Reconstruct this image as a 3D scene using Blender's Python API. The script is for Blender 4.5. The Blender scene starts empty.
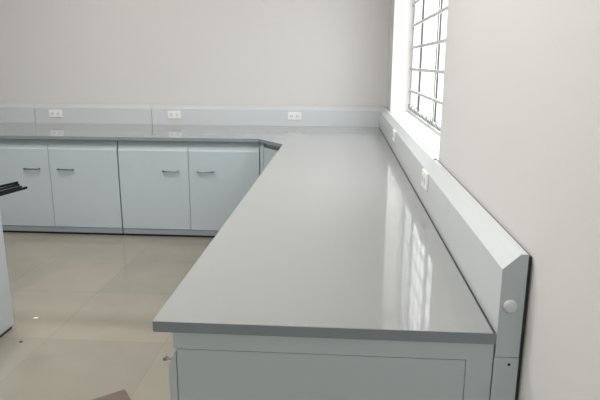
import bpy, bmesh, math, random
from mathutils import Vector, Matrix
random.seed(4)
S = bpy.context.scene
COL = S.collection
PI = math.pi

# ------------------------------------------------------------------ dimensions (metres)
H = 0.800          # worktop top
T = 0.0256         # worktop thickness
W = 0.745          # peninsula worktop width
L = 4.049          # front of the wall duct at the far end
LD = 3.130         # front edge of the far worktop
JY = 2.847         # where the peninsula worktop meets the corner piece
XW = 0.060         # right wall
YW = L + 0.061     # far wall
CEIL = 3.0
FILL_POWER = 40.5
SKY0 = 2.7
SKY1 = 10.0
XL = -5.2          # left wall
YR = -6.5          # wall behind the camera

# ------------------------------------------------------------------ materials
def material(name, color, rough=0.5, metal=0.0, spec=0.5, coat=0.0, coat_rough=0.05,
             var=0.0, scale=8.0, bump=0.0, bump_scale=300.0, speck=0.0):
    m = bpy.data.materials.new(name); m.use_nodes = True
    nt = m.node_tree; b = nt.nodes['Principled BSDF']
    b.inputs['Roughness'].default_value = rough
    b.inputs['Metallic'].default_value = metal
    b.inputs['Specular IOR Level'].default_value = spec
    b.inputs['Coat Weight'].default_value = coat
    b.inputs['Coat Roughness'].default_value = coat_rough
    tc = nt.nodes.new('ShaderNodeTexCoord')
    geo = nt.nodes.new('ShaderNodeNewGeometry')
    c = (*color, 1)
    last = None
    if var > 0:
        n = nt.nodes.new('ShaderNodeTexNoise'); n.inputs['Scale'].default_value = scale
        n.inputs['Detail'].default_value = 3
        nt.links.new(geo.outputs['Position'], n.inputs['Vector'])
        mx = nt.nodes.new('ShaderNodeMix'); mx.data_type = 'RGBA'
        mx.inputs['A'].default_value = tuple(v * (1 - var) for v in color) + (1,)
        mx.inputs['B'].default_value = tuple(min(1, v * (1 + var)) for v in color) + (1,)
        nt.links.new(n.outputs['Fac'], mx.inputs['Factor'])
        last = mx.outputs['Result']
    if speck > 0:
        n = nt.nodes.new('ShaderNodeTexNoise'); n.inputs['Scale'].default_value = 900
        nt.links.new(geo.outputs['Position'], n.inputs['Vector'])
        mx = nt.nodes.new('ShaderNodeMix'); mx.data_type = 'RGBA'
        r = nt.nodes.new('ShaderNodeMapRange'); r.inputs['From Min'].default_value = .35; r.inputs['From Max'].default_value = .65
        r.inputs['To Max'].default_value = speck
        nt.links.new(n.outputs['Fac'], r.inputs['Value']); nt.links.new(r.outputs['Result'], mx.inputs['Factor'])
        if last is None: mx.inputs['A'].default_value = c
        else: nt.links.new(last, mx.inputs['A'])
        mx.inputs['B'].default_value = tuple(min(1, v * 1.5) for v in color) + (1,)
        last = mx.outputs['Result']
    if last is None: b.inputs['Base Color'].default_value = c
    else: nt.links.new(last, b.inputs['Base Color'])
    if bump > 0:
        n = nt.nodes.new('ShaderNodeTexNoise'); n.inputs['Scale'].default_value = bump_scale
        nt.links.new(geo.outputs['Position'], n.inputs['Vector'])
        bp = nt.nodes.new('ShaderNodeBump'); bp.inputs['Strength'].default_value = bump
        bp.inputs['Distance'].default_value = 0.002
        nt.links.new(n.outputs['Fac'], bp.inputs['Height']); nt.links.new(bp.outputs['Normal'], b.inputs['Normal'])
    return m

M = {}
M['wall'] = material('warm_white_wall_paint', (.70, .685, .672), .75, spec=.25, var=.025, scale=1.3, bump=.12, bump_scale=120)
M['wall_grey'] = material('mid_grey_wall_paint', (.36, .37, .385), .8, spec=.2, var=.03, scale=1.3)
M['ceiling'] = material('white_ceiling_paint', (.80, .79, .77), .9, spec=.2)
M['steel'] = material('grey_blue_powder_coat', (.475, .537, .565), .38, spec=.45, var=.015, scale=4, bump=.03, bump_scale=500)
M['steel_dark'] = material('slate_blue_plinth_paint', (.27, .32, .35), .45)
M['top'] = material('polished_grey_worktop', (.275, .283, .279), .5, spec=.3, coat=1.0, coat_rough=.06)
M['top'].node_tree.nodes['Principled BSDF'].inputs['Coat IOR'].default_value = 1.75
M['edge'] = material('dark_grey_edge_band', (.225, .262, .285), .45)
M['duct'] = material('pale_grey_duct_paint', (.62, .645, .66), .4, spec=.5, coat=.6, coat_rough=.2, var=.012, scale=5)
M['black'] = material('black_gap', (.012, .014, .016), .8)
M['rubber_and_shade'] = material('dark_rubber_and_shade', (.03, .033, .04), .6)
M['socket'] = material('white_socket_plastic', (.86, .85, .83), .35)
M['slot'] = material('grey_socket_inset', (.30, .30, .30), .5)
M['chrome'] = material('brushed_steel_handle', (.27, .28, .29), .35, metal=1)
M['alu'] = material('light_aluminium', (.62, .65, .66), .4, metal=.2)
M['grille'] = material('white_grille_paint', (.66, .66, .64), .5)
M['grille_grey'] = material('weathered_grille_iron', (.22, .23, .22), .6)
M['mullion'] = material('backlit_window_mullion', (.05, .055, .055), .5)  # dark colour stands in for the shade on the backlit mullions
M['desk'] = material('bluish_white_desk_panel', (.45, .48, .49), .45)
M['rod'] = material('black_metal_tube', (.006, .007, .012), .6, spec=.15)
M['wood'] = material('brown_board', (.135, .100, .075), .6, var=.25, scale=30)
M['chip'] = material('dark_grit', (.08, .08, .07), .8)
M['outside'] = material('pale_paving', (.62, .60, .56), .9, var=.05)
M['leaf'] = material('pale_green_leaves', (.38, .44, .25), .7, var=.3, scale=8)
M['trunk'] = material('tree_bark', (.25, .2, .15), .8)

def glass():
    m = bpy.data.materials.new('window_glass'); m.use_nodes = True
    nt = m.node_tree; nt.nodes.clear()
    o = nt.nodes.new('ShaderNodeOutputMaterial'); t = nt.nodes.new('ShaderNodeBsdfTransparent')
    g = nt.nodes.new('ShaderNodeBsdfGlossy'); g.inputs['Roughness'].default_value = .02
    lw = nt.nodes.new('ShaderNodeLayerWeight'); lw.inputs['Blend'].default_value = .5
    pw = nt.nodes.new('ShaderNodeMath'); pw.operation = 'POWER'; pw.inputs[1].default_value = 5
    f = nt.nodes.new('ShaderNodeMapRange'); f.inputs['To Min'].default_value = .03; f.inputs['To Max'].default_value = .6
    nt.links.new(lw.outputs['Facing'], pw.inputs[0]); nt.links.new(pw.outputs[0], f.inputs['Value'])
    mx = nt.nodes.new('ShaderNodeMixShader'); t.inputs['Color'].default_value = (.96, .97, .97, 1)
    nt.links.new(f.outputs['Result'], mx.inputs['Fac']); nt.links.new(t.outputs[0], mx.inputs[1])
    nt.links.new(g.outputs[0], mx.inputs[2]); nt.links.new(mx.outputs[0], o.inputs['Surface'])
    return m
M['glass'] = glass()

def tiles():
    m = bpy.data.materials.new('beige_polished_floor_tiles'); m.use_nodes = True
    nt = m.node_tree; b = nt.nodes['Principled BSDF']
    geo = nt.nodes.new('ShaderNodeNewGeometry')
    mp = nt.nodes.new('ShaderNodeMapping'); mp.inputs['Location'].default_value = (1.79 + 6, -1.41 + 6, 0)
    nt.links.new(geo.outputs['Position'], mp.inputs['Vector'])
    br = nt.nodes.new('ShaderNodeTexBrick')
    br.offset = 0; br.squash = 1
    br.inputs['Scale'].default_value = 1
    br.inputs['Brick Width'].default_value = .6; br.inputs['Row Height'].default_value = .6
    br.inputs['Mortar Size'].default_value = .0016; br.inputs['Mortar Smooth'].default_value = .3
    br.inputs['Bias'].default_value = 0
    br.inputs['Color1'].default_value = (.298, .268, .212, 1)
    br.inputs['Color2'].default_value = (.258, .243, .194, 1)
    br.inputs['Mortar'].default_value = (.225, .203, .158, 1)
    nt.links.new(mp.outputs[0], br.inputs['Vector'])
    n = nt.nodes.new('ShaderNodeTexNoise'); n.inputs['Scale'].default_value = 2.2; n.inputs['Detail'].default_value = 4
    nt.links.new(geo.outputs['Position'], n.inputs['Vector'])
    r = nt.nodes.new('ShaderNodeMapRange'); r.inputs['From Min'].default_value = .3; r.inputs['From Max'].default_value = .7
    r.inputs['To Min'].default_value = .90; r.inputs['To Max'].default_value = 1.06
    nt.links.new(n.outputs['Fac'], r.inputs['Value'])
    mx = nt.nodes.new('ShaderNodeMix'); mx.data_type = 'RGBA'; mx.blend_type = 'MULTIPLY'; mx.inputs['Factor'].default_value = 1
    nt.links.new(br.outputs['Color'], mx.inputs['A']); nt.links.new(r.outputs['Result'], mx.inputs['B'])
    # noise-broken darker streak across the tiles in front of the desk
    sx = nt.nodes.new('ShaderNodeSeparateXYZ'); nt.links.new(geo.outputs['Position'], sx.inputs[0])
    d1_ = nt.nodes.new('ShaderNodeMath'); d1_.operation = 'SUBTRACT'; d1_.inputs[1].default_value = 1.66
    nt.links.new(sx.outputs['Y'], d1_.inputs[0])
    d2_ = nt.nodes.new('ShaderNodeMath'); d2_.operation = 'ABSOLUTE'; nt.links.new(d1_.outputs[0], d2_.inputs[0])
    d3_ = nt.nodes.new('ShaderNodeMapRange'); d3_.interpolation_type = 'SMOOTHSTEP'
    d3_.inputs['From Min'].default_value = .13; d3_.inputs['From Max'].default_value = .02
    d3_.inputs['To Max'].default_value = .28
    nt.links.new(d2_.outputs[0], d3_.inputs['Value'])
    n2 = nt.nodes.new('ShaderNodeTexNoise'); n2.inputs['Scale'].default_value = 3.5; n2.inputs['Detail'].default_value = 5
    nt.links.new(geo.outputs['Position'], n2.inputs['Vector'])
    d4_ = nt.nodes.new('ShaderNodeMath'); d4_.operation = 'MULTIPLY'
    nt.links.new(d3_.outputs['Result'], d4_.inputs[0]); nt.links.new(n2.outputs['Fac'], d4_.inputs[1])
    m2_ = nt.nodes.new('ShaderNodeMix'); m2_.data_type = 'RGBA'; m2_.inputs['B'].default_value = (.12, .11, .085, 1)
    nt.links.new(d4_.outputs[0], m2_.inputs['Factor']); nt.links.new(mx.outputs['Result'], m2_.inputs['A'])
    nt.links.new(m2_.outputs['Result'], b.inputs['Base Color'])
    b.inputs['Roughness'].default_value = .09
    b.inputs['Specular IOR Level'].default_value = .75
    return m
M['tiles'] = tiles()

# ------------------------------------------------------------------ mesh helpers
def box(bm, x0, x1, y0, y1, z0, z1, bevel=0.0):
    vs = [bm.verts.new(p) for p in ((x0,y0,z0),(x1,y0,z0),(x1,y1,z0),(x0,y1,z0),(x0,y0,z1),(x1,y0,z1),(x1,y1,z1),(x0,y1,z1))]
    fs = [bm.faces.new([vs[i] for i in f]) for f in ((3,2,1,0),(4,5,6,7),(0,1,5,4),(1,2,6,5),(2,3,7,6),(3,0,4,7))]
    if bevel:
        es = set(e for f in fs for e in f.edges)
        bmesh.ops.bevel(bm, geom=list(es), offset=bevel, segments=2, profile=.5, affect='EDGES')

def loft(bm, A, B):
    """closed solid between two matching rings of points"""
    a = [bm.verts.new(p) for p in A]; b = [bm.verts.new(p) for p in B]
    n = len(a)
    for i in range(n): bm.faces.new((a[i], a[(i+1) % n], b[(i+1) % n], b[i]))
    bm.faces.new(a[::-1]); bm.faces.new(b)
    bmesh.ops.recalc_face_normals(bm, faces=bm.faces)

def plate(bm, pts, z0, z1):
    loft(bm, [(x, y, z0) for x, y in pts], [(x, y, z1) for x, y in pts])

def tube(bm, path, r, n=10):
    path = [Vector(p) for p in path]; rings = []
    for i, p in enumerate(path):
        d = (path[min(i+1, len(path)-1)] - path[max(i-1, 0)]).normalized()
        up = Vector((0,0,1)) if abs(d.z) < .9 else Vector((1,0,0))
        s = d.cross(up).normalized(); u = s.cross(d)
        rings.append([bm.verts.new(p + r*(math.cos(2*PI*k/n)*s + math.sin(2*PI*k/n)*u)) for k in range(n)])
    for a, b in zip(rings, rings[1:]):
        for k in range(n): bm.faces.new((a[k], a[(k+1) % n], b[(k+1) % n], b[k]))
    bm.faces.new(rings[0][::-1]); bm.faces.new(rings[-1])
    bmesh.ops.recalc_face_normals(bm, faces=bm.faces)

def disc(bm, c, axis, r, h, n=28, dome=False):
    """short round plug from c along axis"""
    c = Vector(c); ax = Vector(axis).normalized()
    s = ax.orthogonal().normalized(); u = ax.cross(s)
    prof = [(r, 0), (r, h*.45), (r*.93, h*.75), (r*.75, h)] if dome else [(r, 0), (r, h)]
    rings = [[bm.verts.new(c + ax*hh + rr*(math.cos(2*PI*k/n)*s + math.sin(2*PI*k/n)*u)) for k in range(n)] for rr, hh in prof]
    for a, b in zip(rings, rings[1:]):
        for k in range(n): bm.faces.new((a[k], a[(k+1) % n], b[(k+1) % n], b[k]))
    bm.faces.new(rings[0][::-1]); bm.faces.new(rings[-1])
    bmesh.ops.recalc_face_normals(bm, faces=bm.faces)

def obj(name, bm, mat, parent=None, smooth=False):
    """link a bmesh; coordinates are local to the parent"""
    me = bpy.data.meshes.new(name)
    bmesh.ops.recalc_face_normals(bm, faces=bm.faces)
    bm.to_mesh(me); bm.free()
    me.materials.append(mat)
    if smooth:
        for p in me.polygons: p.use_smooth = True
    o = bpy.data.objects.new(name, me); COL.objects.link(o)
    if parent: o.parent = parent
    return o

def part(name, mat, parent, *boxes, bevel=0.0):
    bm = bmesh.new()
    for b in boxes: box(bm, *b, bevel=bevel)
    return obj(name, bm, mat, parent)

def tag(o, label, cat, group=None):
    o['label'] = label; o['category'] = cat
    if group: o['group'] = group
    return o

def thing(name, label, cat, loc=(0,0,0), rz=0.0, group=None):
    o = bpy.data.objects.new(name, None); COL.objects.link(o)
    o.location = loc; o.rotation_euler = (0, 0, rz); o.empty_display_size = .1
    return tag(o, label, cat, group)

def struct(name, bm, mat, parent=None):
    o = obj(name, bm, mat, parent)
    if not parent: o['kind'] = 'structure'
    return o

def dup(root, label, loc, rz=None):
    def cp(o, parent):
        c = o.copy(); COL.objects.link(c); c.parent = parent
        for ch in list(o.children): cp(ch, c)
        return c
    r = cp(root, None); r.location = loc; r['label'] = label
    if rz is not None: r.rotation_euler = (0, 0, rz)
    return r

# ------------------------------------------------------------------ the room
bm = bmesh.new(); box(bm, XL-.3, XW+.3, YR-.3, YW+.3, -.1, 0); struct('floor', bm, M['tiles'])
bm = bmesh.new(); box(bm, XL-.3, XW+.3, YR-.3, YW+.3, CEIL, CEIL+.1); struct('ceiling', bm, M['ceiling'])
bm = bmesh.new(); box(bm, XL-.3, XW+.3, YW, YW+.25, 0, CEIL); struct('wall_back', bm, M['wall'])

def holed_wall(name, axis, pos0, pos1, a0, a1, holes, mat='wall'):
    """wall slab with rectangular openings (a-range, z-range)"""
    bm = bmesh.new()
    def b(a, c, z0, z1):
        if c - a < 1e-4 or z1 - z0 < 1e-4: return
        if axis == 'x': box(bm, pos0, pos1, a, c, z0, z1)
        else: box(bm, a, c, pos0, pos1, z0, z1)
    cur = a0
    for (h0, h1, z0, z1) in sorted(holes):
        b(cur, h0, 0, CEIL); b(h0, h1, 0, z0); b(h0, h1, z1, CEIL); cur = h1
    b(cur, a1, 0, CEIL)
    return struct(name, bm, M[mat])

WY0, WY1, WZ0, WZ1 = 1.205, 3.665, .972, 2.45
holed_wall('wall_right', 'x', XW, XW+.25, YR, YW, [(WY0, WY1, WZ0, WZ1)])
LWIN = []
holed_wall('wall_left', 'x', XL-.25, XL, YR, YW, LWIN, 'wall_grey')
RWIN = []
holed_wall('wall_front', 'y', YR-.25, YR, XL, XW, RWIN, 'wall_grey')

# window in the right wall, and its mates in the unseen walls
GX = .205
def window(name, y0, y1, z0, z1, x, mullions, to_world):
    """frame in the local plane: along y, depth x..x+.05; to_world maps points"""
    f = .035
    def mk(nm, mat, boxes, parent=None):
        bm = bmesh.new()
        for b in boxes: box(bm, *b)
        for v in bm.verts: v.co = to_world(v.co)
        return struct(nm, bm, mat, parent)
    fr = mk(name, M['alu'], [(x, x+.05, y0, y1, z0, z0+f), (x, x+.05, y0, y1, z1-f, z1), (x, x+.05, y0, y0+f, z0+f, z1-f), (x, x+.05, y1-f, y1, z0+f, z1-f)])
    for m in mullions:
        mk('window_mullion', M['mullion'], [(x+.002, x+.019, m-.016, m+.016, z0+f, z1-f)], fr)
        mk('sash_stile', M['alu'], [(x+.020, x+.034, m+.014, m+.055, z0+f, z1-f)], fr)
    ys = [y0+f] + sorted(mullions) + [y1-f]
    for a, b in zip(ys, ys[1:]):
        lo = a + (.075 if a != ys[0] else 0)
        mk('pane', M['glass'], [(x+.030, x+.034, lo, b-.012, z0+f, z1-f)], fr)
    return fr
window('window_1', WY0, WY1, WZ0, WZ1, GX+.012, [1.66, 2.45, 3.24], lambda c: c)
for k, w in enumerate(LWIN):
    window('window_%d' % (k+2), w[0], w[1], w[2], w[3], 0, [(w[0]+w[1])/2], lambda c: Vector((XL-.10-c.x, c.y, c.z)))
for RW in RWIN: window('window_4', RWIN[0][0], RWIN[0][1], RWIN[0][2], RWIN[0][3], 0, [(RWIN[0][0]+RWIN[0][1])/2], lambda c: Vector((c.y, YR-.10-c.x, c.z)))

# security grille just inside the panes
g = thing('window_grille', 'white painted iron security grille across the bright window above the duct', 'grille', (GX, (WY0+WY1)/2, WZ0))
gy0, gy1 = WY0 - g.location.y, WY1 - g.location.y
k = 0
for z in (.008, .174, .340, .503, .668, .833, .998, 1.163, 1.328, 1.46):
    part('crossbar', M['grille'], g, (-.004, .004, gy0+.001, gy1-.001, z-.009 if z > .01 else .001, z+.009))
yy = gy1 - .10
while yy > gy0 + .05:
    bm = bmesh.new(); tube(bm, [(.006, yy, .02), (.006, yy, 1.468)], .003, 8)
    u = obj('upright', bm, M['grille'], g, True)
    bm = bmesh.new()
    pts = []
    for q in range(17):
        a = q/16
        ang = -PI*.5 + a*2.2*PI
        pts.append((-.002 - .008*math.sin(ang*1.0), yy + .016*math.cos(ang)*(1 - .35*a), .026 + .055*a + .008*math.sin(ang)))
    tube(bm, pts, .0035, 8)
    obj('scroll', bm, M['grille_grey'], u, True)
    yy -= .2

# ------------------------------------------------------------------ wall ducts (the raised channel behind the worktops)
PROF = [(0, .776), (0, .944), (.035, .977), (.050, .977), (.050, .776)]   # depth from the front face, height
def duct(name, label, p0, p1, m0, m1, along, end=None):
    """along='y': on the right wall; 'x': on the far wall. m0/m1: mitre amount at each end"""
    if along == 'y': base = (.025, (p0+p1)/2, 0)
    else: base = ((p0+p1)/2, L+.025, 0)
    r = thing(name, label, 'wall duct', base, 0, 'pale grey wall ducts along the worktops')
    def pt(d, s, z):
        return Vector((d, s, z)) - Vector(base) if along == 'y' else Vector((s, L+d, z)) - Vector(base)
    bm = bmesh.new()
    loft(bm, [pt(d, p0 + m0*d, z) for d, z in PROF], [pt(d, p1 + m1*d, z) for d, z in PROF])
    obj('cover', bm, M['duct'], r)
    bm = bmesh.new()
    low = [(0, .0), (0, .773), (.050, .773), (.050, 0)]
    loft(bm, [pt(d, p0 + m0*d, z) for d, z in low], [pt(d, p1 + m1*d, z) for d, z in low])
    obj('lower_trunk', bm, M['steel'], r)
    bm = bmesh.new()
    gap_prof = [(.0505, .0), (.0505, .971), (.0585, .971), (.0585, 0)]
    loft(bm, [pt(d, p0 + m0*d + .004, z) for d, z in gap_prof], [pt(d, p1 + (m1*d if m1 else 0) - .004, z) for d, z in gap_prof])
    gap_shade = obj('wall_gap_shade', bm, M['rubber_and_shade'], r); gap_shade['label'] = 'dark strip for the shade in the gap between duct and wall'  # dark strip put in as the shade between duct and wall
    return r, pt
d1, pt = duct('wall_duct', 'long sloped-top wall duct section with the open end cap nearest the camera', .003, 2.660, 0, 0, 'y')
bm = bmesh.new()
loft(bm, [pt(d, 0, z) for d, z in [(0, .747), (0, .9445), (.035, .9775), (.050, .9775), (.050, .747)]],
         [pt(d, .003, z) for d, z in [(0, .747), (0, .9445), (.035, .9775), (.050, .9775), (.050, .747)]])
cap = obj('end_cap', bm, M['steel'], d1)
bm = bmesh.new(); disc(bm, pt(.022, 0, .864), (0, -1, 0), .0150, .0075, dome=True)
obj('round_plug', bm, M['duct'], cap, True)
bm = bmesh.new()
js = [(.002, .778), (.002, .9432), (.0355, .9750), (.048, .9750), (.048, .778)]
loft(bm, [pt(d, 2.6602, z) for d, z in js], [pt(d, 2.6698, z) for d, z in js])
j = obj('joint_gap', bm, M['rubber_and_shade'], d1); j['label'] = 'dark joint between two duct sections'
bm = bmesh.new(); disc(bm, pt(.044, 1.195, .977), (0, 0, 1), .006, .002, 14)
j = obj('screw_head', bm, M['black'], d1); j['label'] = 'small black screw head'
bm = bmesh.new()
low = [(-.001, 0), (-.001, .7445), (.0505, .7445), (.0505, 0)]
loft(bm, [pt(d, 0, z) for d, z in low], [pt(d, .003, z) for d, z in low])
lowp = obj('lower_end_plate', bm, M['steel'], d1)
bm = bmesh.new(); disc(bm, pt(.031, .0004, .729), (0, -1, 0), .0032, .0008, 16)
hole = obj('screw_hole', bm, M['black'], lowp); hole['label'] = 'small black screw hole'
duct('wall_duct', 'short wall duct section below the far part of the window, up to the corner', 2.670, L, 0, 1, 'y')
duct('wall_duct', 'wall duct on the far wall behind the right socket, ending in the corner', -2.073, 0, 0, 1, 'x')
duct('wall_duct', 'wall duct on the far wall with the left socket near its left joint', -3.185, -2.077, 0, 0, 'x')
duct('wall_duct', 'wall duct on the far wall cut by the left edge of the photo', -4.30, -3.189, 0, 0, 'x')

# ------------------------------------------------------------------ worktops
def worktop(label, pts, edges, seal=None):
    xs = [p[0] for p in pts]; ys = [p[1] for p in pts]
    b = Vector(((min(xs)+max(xs))/2, (min(ys)+max(ys))/2, H-T))
    r = thing('worktop', label, 'worktop', b, 0, 'grey polished worktops')
    bm = bmesh.new(); plate(bm, [(x-b.x, y-b.y) for x, y in pts], 0, T)
    obj('slab', bm, M['top'], r)
    for (x0, y0), (x1, y1) in edges:
        d = Vector((x1-x0, y1-y0)).normalized(); n = Vector((d.y, -d.x)) * .0012
        bm = bmesh.new()
        plate(bm, [(x0-b.x, y0-b.y), (x1-b.x, y1-b.y), (x1-b.x+n.x, y1-b.y+n.y), (x0-b.x+n.x, y0-b.y+n.y)], .0003, T-.0006)
        e = obj('edge_band', bm, M['edge'], r); e['label'] = 'darker grey edge band'
    if seal:
        bm = bmesh.new(); box(bm, seal[0]-b.x, seal[1]-b.x, seal[2]-b.y, seal[3]-b.y, .002, T-.002)
        e = obj('sealant_joint', bm, M['rubber_and_shade'], r); e['label'] = 'dark joint along the wall duct'
E1 = -.007; YB = L - .002
worktop('long grey worktop of the near bench running from the camera along the window wall',
        [(-W, .0012), (E1, .0012), (E1, JY), (-W, JY)], [((-W, .0012), (-.0006, .0012)), ((-W, JY), (-W, .0012))], (E1+.0003, -.0004, .0015, JY))
worktop('grey corner worktop with a cut inner corner under the far wall',
        [(-W, JY+.001), (E1, JY+.001), (E1, YB), (-2.066, YB), (-2.066, LD), (-.954, LD)],
        [((-2.066, LD), (-.954, LD)), ((-.954, LD), (-W, JY+.001))], (E1+.0003, -.0004, JY+.001, YB))
worktop('grey straight worktop along the far wall left of the worktop joint',
        [(-4.3, LD), (-2.068, LD), (-2.068, YB), (-4.3, YB)], [((-4.3, LD), (-2.068, LD))])

# ------------------------------------------------------------------ cabinets
ZP, ZD0, ZD1, ZT = .020, .066, .728, H - T
def door(root, x0, x1, handle_x=None, name='door'):
    prof = [(0, ZD0), (0, ZD1-.036), (.0172, ZD1), (.018, ZD1), (.018, ZD0)]
    bm = bmesh.new()
    loft(bm, [(x0, y, z) for y, z in prof], [(x1, y, z) for y, z in prof])
    d = obj(name, bm, M['steel'], root)
    if handle_x is not None:
        hz, hl = .537, .062
        bm = bmesh.new(); pts = []
        for q in range(13):
            a = q/12*2-1
            pts.append((handle_x + a*hl, -.021 - .006*(1-a*a), hz))
        tube(bm, pts, .0055, 10)
        for s in (-1, 1): tube(bm, [(handle_x + s*hl*.93, .001, hz), (handle_x + s*hl*.93, -.022, hz)], .0065, 10)
        h = obj('handle', bm, M['chrome'], d, True); h['label'] = 'brushed metal bar handle'
    return d
def cabinet(label, w, depth, loc, rz=0, ndoor=2, group='grey base cabinets'):
    """front-left floor corner at the origin, doors face local -y"""
    r = thing('base_cabinet', label, 'cabinet', loc, rz, group)
    part('carcass', M['steel'], r, (.003, w-.003, .0195, depth, ZD0, ZT-.001))
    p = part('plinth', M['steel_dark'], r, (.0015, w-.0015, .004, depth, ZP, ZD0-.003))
    part('foot', M['rubber_and_shade'], r, (.004, w-.004, .03, depth-.02, 0, ZP))
    dw = w/ndoor
    for i in range(ndoor):
        x0 = i*dw + (.004 if i == 0 else .002); x1 = (i+1)*dw - (.004 if i == ndoor-1 else .002)
        if ndoor == 2: hx = dw - .140 if i == 0 else dw + .132
        else: hx = w - .13
        door(r, x0, x1, hx)
    return r
YC = LD + .030
depth = YB - YC
c0 = cabinet('two-door grey cabinet under the far worktop beside the diagonal corner unit', 1.110, depth, (-2.065, YC, 0))
dup(c0, 'two-door grey cabinet under the far worktop, left of the wide dark gap', (-3.178, YC, 0))
dup(c0, 'grey cabinet under the far worktop, hidden behind the desk at the left edge', (-4.291, YC, 0))

# near bench: units face the room (-x)
XF = -.716
pen_depth = -XF - .004
n0 = cabinet('end cabinet of the near bench with a large flat end panel facing the camera', 1.110, pen_depth, (XF, 1.110, 0), -PI/2)
# finished end: local x = w is the camera end
def endpart(name, mat, *bx): return part(name, mat, n0, *bx)
w = 1.110
# local: X = 1.110 - world y ; Y = world x - XF
def lb(wx0, wx1, wy0, wy1, z0, z1): return (1.110-wy1, 1.110-wy0, wx0-XF, wx1-XF, z0, z1)
for ch in list(n0.children):
    if ch.name.startswith('carcass'):
        for v in ch.data.vertices:
            if v.co.x > 1.0: v.co.x = 1.110 - .020
    if ch.name.startswith('plinth'):
        pass
part('end_frame', M['steel'], n0, lb(-.703, -.003, .003, .0205, .7345, ZT-.001), lb(-.0585, -.003, .003, .0205, .10, .7345), lb(-.703, -.003, .003, .0205, ZD0, .10))
part('end_panel', M['steel'], n0, lb(-.696, -.0598, .0032, .0160, .1012, .7331))
part('shadow_gap', M['black'], n0, lb(-.697, -.0585, .0165, .0200, .10, .7345))
dup_c = cabinet('middle two-door cabinet of the near bench under the long worktop', 1.110, pen_depth, (XF, 2.224, 0), -PI/2)
cabinet('single-door cabinet of the near bench next to the diagonal corner unit', .640, pen_depth, (XF, 2.868, 0), -PI/2, 1)

# corner unit with a diagonal front
cr = thing('corner_cabinet', 'grey corner cabinet with a diagonal front in the inner angle of the benches', 'cabinet', (-.5, 3.5, 0), 0, 'grey base cabinets')
A0 = Vector((-.955, 3.160)); A1 = Vector((-.716, 2.875))
poly = [(-.951, 3.165), (-.716, 2.875), (-.004, 2.875), (-.004, YB), (-.951, YB)]
def cl(pts): return [(x+.5, y-3.5) for x, y in pts]
dirv = (A1-A0).normalized(); nrm = Vector((dirv.y, -dirv.x))    # outward: towards the camera side, -x -y
if nrm.x > 0: nrm = -nrm
inn = lambda p, k: Vector(p) - nrm*k
bm = bmesh.new(); plate(bm, cl([tuple(inn(A0, .019)+Vector((.006,0))), tuple(inn(A1, .019)), (-.004, 2.875), (-.004, YB), (-.951+.004, YB)]), ZD0, ZT-.001)
obj('carcass', bm, M['steel'], cr)
def diag(name, mat, s0, s1, off0, off1, z0, z1):
    a, b = A0 + dirv*s0, A0 + dirv*s1
    bm = bmesh.new(); plate(bm, cl([tuple(a - nrm*off0), tuple(b - nrm*off0), tuple(b - nrm*off1), tuple(a - nrm*off1)]), z0, z1)
    return obj(name, bm, mat, cr)
Ld = (A1-A0).length
diag('filler_strip', M['steel'], .002, .050, .002, .020, ZD0, ZT-.002)
diag('door', M['steel'], .054, Ld-.02, .004, .019, ZD0, ZD1+.01)
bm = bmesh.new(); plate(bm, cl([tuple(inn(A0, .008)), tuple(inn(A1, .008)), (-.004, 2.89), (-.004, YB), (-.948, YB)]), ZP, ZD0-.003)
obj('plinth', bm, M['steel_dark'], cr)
bm = bmesh.new(); plate(bm, cl([tuple(inn(A0, .03)), tuple(inn(A1, .03)), (-.02, 2.90), (-.02, YB-.02), (-.93, YB-.02)]), 0, ZP)
obj('foot', bm, M['rubber_and_shade'], cr)

# catch on the room side of the near bench's first door
hk = bmesh.new(); disc(hk, (1.110-.030, 0, .694), (0, -1, 0),   .0022, .014, 10); disc(hk, (1.110-.030, -.0135, .694), (0, -1, 0), .006, .006, 16, dome=True)
dr = [c for c in n0.children if c.name.startswith('door')][-1]
kn = obj('latch_knob', hk, M['chrome'], dr)

# ------------------------------------------------------------------ sockets
def socket(label, loc, rz):
    r = thing('power_socket', label, 'socket', loc, rz, 'white double wall sockets')
    bm = bmesh.new(); box(bm, -.062, .062, -.010, 0, -.034, .034, bevel=.003); obj('plate', bm, M['socket'], r)
    for s in (-1, 1):
        bm = bmesh.new(); box(bm, s*.027-.018, s*.027+.018, -.0115, -.009, -.020, .020, bevel=.002)
        i = obj('outlet', bm, M['socket'], r)
        bm = bmesh.new()
        for q in (-1, 1): box(bm, s*.027+q*.0075-.0022, s*.027+q*.0075+.0022, -.0120, -.0113, -.008, .010)
        disc(bm, (s*.027, -.0113, -.013), (0, -1, 0), .003, .0007, 12)
        obj('slot', bm, M['slot'], i)
    return r
ZS = .891
s0 = socket('white double socket on the far duct, leftmost, above the left cabinet', (-2.983, L, ZS), 0)
dup(s0, 'white double socket on the far duct, middle of three, just right of a duct joint', (-1.862, L, ZS))
dup(s0, 'white double socket on the far duct, right one, above the corner worktop', (-.762, L, ZS))
dup(s0, 'white double socket on the window-side duct, the nearer of two, seen edge on', (0, 1.105, .911), -PI/2)
dup(s0, 'white double socket on the window-side duct, the farther of two, below the window', (0, 2.52, .911), -PI/2)

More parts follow.
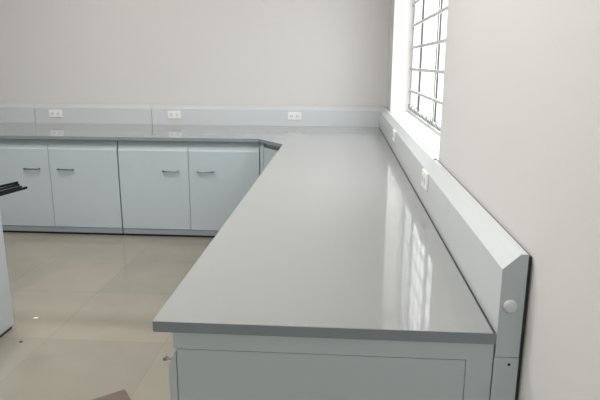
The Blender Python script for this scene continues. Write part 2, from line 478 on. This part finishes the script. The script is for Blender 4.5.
# ------------------------------------------------------------------ desk at the left edge with black tubes on its shelf
dk = thing('desk', 'bluish white desk side panel standing on the floor at the left edge', 'desk', (-2.688, .70, 0))
def dl(x0, x1, y0, y1, z0, z1): return (x0+2.70, x1+2.70, y0-.70, y1-.70, z0, z1)
part('side_panel', M['desk'], dk, dl(-2.062, -2.040, .0, 1.520, .018, .742), bevel=.002)
part('side_panel', M['desk'], dk, dl(-3.40, -3.378, .0, 1.520, .018, .742), bevel=.002)
part('desktop', M['top'], dk, dl(-3.41, -2.040, -.01, 1.520, .743, .768), bevel=.002)
part('shelf', M['desk'], dk, dl(-3.378, -2.062, .02, 1.500, .575, .592))
part('foot_rail', M['rubber_and_shade'], dk, dl(-2.058, -2.046, .02, 1.505, 0, .018))
part('foot_rail', M['rubber_and_shade'], dk, dl(-3.394, -3.382, .02, 1.505, 0, .018))
rods = [((-2.41, 2.338), (-2.454, 2.217), 'black metal tube jutting from the desk, uppermost of the bunch of four'),
        ((-2.365, 2.273), (-2.404, 2.133), 'second from the top of four black metal tubes jutting from the desk'),
        ((-2.315, 2.211), (-2.355, 2.051), 'third from the top of four black metal tubes jutting from the desk'),
        ((-2.269, 2.192), (-2.315, 1.985), 'black metal tube jutting farthest right from the desk at the left edge')]
for tip, mid, lab in rods:
    tp, md = Vector((*tip, .601)), Vector((*mid, .601))
    d = (tp - md).normalized(); d = (d*.5 + Vector((.21, .95, 0)).normalized()*.5).normalized()
    st = tp - d*1.75; c = (tp+st)/2; c.z = .592
    bm = bmesh.new(); tube(bm, [st-c, tp-c], .0078, 14)
    o = obj('metal_tube', bm, M['rod'], None); o.location = c
    tag(o, lab, 'tube', 'black tubes on the desk shelf')

# ------------------------------------------------------------------ bits on the floor
bm = bmesh.new()
tipx, tipy = -1.231, .978
e1 = Vector((-1.312, .912)) - Vector((tipx, tipy)); e1.normalize()
e2 = Vector((-1.09, .785)) - Vector((tipx, tipy)); e2.normalize()
q0 = Vector((tipx, tipy)); pts = [q0, q0+e1*.16, q0+e1*.16+e2*.30, q0+e2*.30]
cc = (pts[0]+pts[2])/2
plate(bm, [tuple(p-cc) for p in pts], 0, .009)
bmesh.ops.bevel(bm, geom=[e for e in bm.edges], offset=.001, segments=1, affect='EDGES')
o = obj('wood_offcut', bm, M['wood']); o.location = (cc.x, cc.y, 0)
tag(o, 'brown flat board offcut lying on the beige floor at the bottom edge', 'board')
def chip(name, mat, x, y, sx, sy, h, rot, label, cat):
    bm = bmesh.new()
    n = 7; ring = [(sx*math.cos(2*PI*k/n)*random.uniform(.7, 1.1), sy*math.sin(2*PI*k/n)*random.uniform(.7, 1.1)) for k in range(n)]
    loft(bm, [(a, b, 0) for a, b in ring], [(a*.8, b*.8, h) for a, b in ring])
    o = obj(name, bm, mat); o.location = (x, y, 0); o.rotation_euler = (0, 0, rot)
    tag(o, label, cat)
chip('debris_chip', M['chip'], -1.906, 1.365, .010, .007, .005, .3, 'small dark chip on the floor in front of the desk panel', 'debris')
chip('plaster_flake', M['socket'], -1.975, 1.637, .016, .006, .003, .1, 'small white flake on the floor beside the foot of the desk panel', 'debris')

# ------------------------------------------------------------------ unseen ceiling lamps, added as fill light above and behind the camera
M['lamp'] = bpy.data.materials.new('fill_lamp_diffuser'); M['lamp'].use_nodes = True
b_ = M['lamp'].node_tree.nodes['Principled BSDF']
b_.inputs['Emission Color'].default_value = (1, .985, .96, 1); b_.inputs['Emission Strength'].default_value = 3.0
M['lamp'].cycles.emission_sampling = 'NONE'
for k, (x, y) in enumerate([(-1.1, .2), (-2.4, 1.7), (-.9, -4.4), (-3.1, -4.4)]):
    lab = ['added fill lamp on the ceiling above the near bench', 'added fill lamp on the ceiling above the desk', 'added fill lamp on the ceiling behind the camera on the window side', 'added fill lamp on the ceiling behind the camera on the desk side'][k]
    t = thing('fill_lamp', lab, 'lamp', (x, y, CEIL), 0, 'added ceiling fill lamps')
    part('housing', M['alu'], t, (-.17, .17, -.62, .62, -.05, -.001))
    part('diffuser', M['lamp'], t, (-.15, .15, -.60, .60, -.056, -.0505))
    al = bpy.data.lights.new('fill_light', 'AREA'); al.shape = 'RECTANGLE'; al.size = .30; al.size_y = 1.20
    al.energy = FILL_POWER; al.color = (1, .985, .96)
    ao = bpy.data.objects.new('fill_light', al); COL.objects.link(ao); ao.location = (x, y, CEIL-.058)

# ------------------------------------------------------------------ outside
bm = bmesh.new(); box(bm, -40, 60, -40, 60, -.65, -.6)
o = obj('paving_ground', bm, M['outside']); o['kind'] = 'structure'

# ------------------------------------------------------------------ light: overcast daylight through the windows
wd = bpy.data.worlds.new('overcast'); S.world = wd; wd.use_nodes = True
bg = wd.node_tree.nodes['Background']
wn = wd.node_tree
wt = wn.nodes.new('ShaderNodeTexCoord'); ws = wn.nodes.new('ShaderNodeSeparateXYZ')
wr = wn.nodes.new('ShaderNodeMapRange')          # overcast sky: paler towards the horizon, brighter overhead
wr.inputs['From Min'].default_value = .20; wr.inputs['From Max'].default_value = .8
wr.inputs['To Min'].default_value = SKY0; wr.inputs['To Max'].default_value = SKY1
wn.links.new(wt.outputs['Generated'], ws.inputs[0]); wn.links.new(ws.outputs['Z'], wr.inputs['Value'])
wn.links.new(wr.outputs['Result'], bg.inputs['Strength'])
bg.inputs['Color'].default_value = (.97, .975, 1.0, 1)
def portal(loc, rot, sx, sy):
    l = bpy.data.lights.new('window_daylight', 'AREA'); l.shape = 'RECTANGLE'; l.size = sx; l.size_y = sy
    l.cycles.is_portal = True
    o = bpy.data.objects.new('window_daylight', l); COL.objects.link(o); o.location = loc; o.rotation_euler = rot
portal((XW+.27, (WY0+WY1)/2, (WZ0+WZ1)/2), (0, PI/2, 0), WZ1-WZ0, WY1-WY0)
for a in LWIN: portal((XL-.24, (a[0]+a[1])/2, (a[2]+a[3])/2), (0, -PI/2, 0), a[3]-a[2], a[1]-a[0])
for a in RWIN: portal(((a[0]+a[1])/2, YR-.24, (a[2]+a[3])/2), (PI/2, 0, 0), a[1]-a[0], a[3]-a[2])

# ------------------------------------------------------------------ camera
cam = bpy.data.cameras.new('camera'); co = bpy.data.objects.new('camera', cam); COL.objects.link(co)
r = Vector((0.99738471, 0.07215911, 0.00409929)); u = Vector((-0.02071805, 0.23110674, 0.97270779)); f = Vector((-0.06924236, 0.9702488, -0.23199732))
mw = Matrix((( r.x, u.x, -f.x, -.33804), (r.y, u.y, -f.y, -1.14806), (r.z, u.z, -f.z, 1.35702), (0, 0, 0, 1)))
co.matrix_world = mw
cam.sensor_fit = 'HORIZONTAL'; cam.sensor_width = 36; cam.lens = 575.11/600*36
cam.clip_start = .02; cam.clip_end = 300
S.camera = co

S.view_settings.view_transform = 'Standard'; S.view_settings.look = 'None'
S.view_settings.exposure = 0.07; S.view_settings.gamma = 1.0; S.view_settings.use_curve_mapping = False
S.cycles.max_bounces = 12; S.cycles.diffuse_bounces = 8; S.cycles.glossy_bounces = 6
S.cycles.transparent_max_bounces = 12
S.cycles.sample_clamp_indirect = 3
S.cycles.use_adaptive_sampling = False
S.cycles.use_denoising = True
S.cycles.denoising_prefilter = 'ACCURATE'
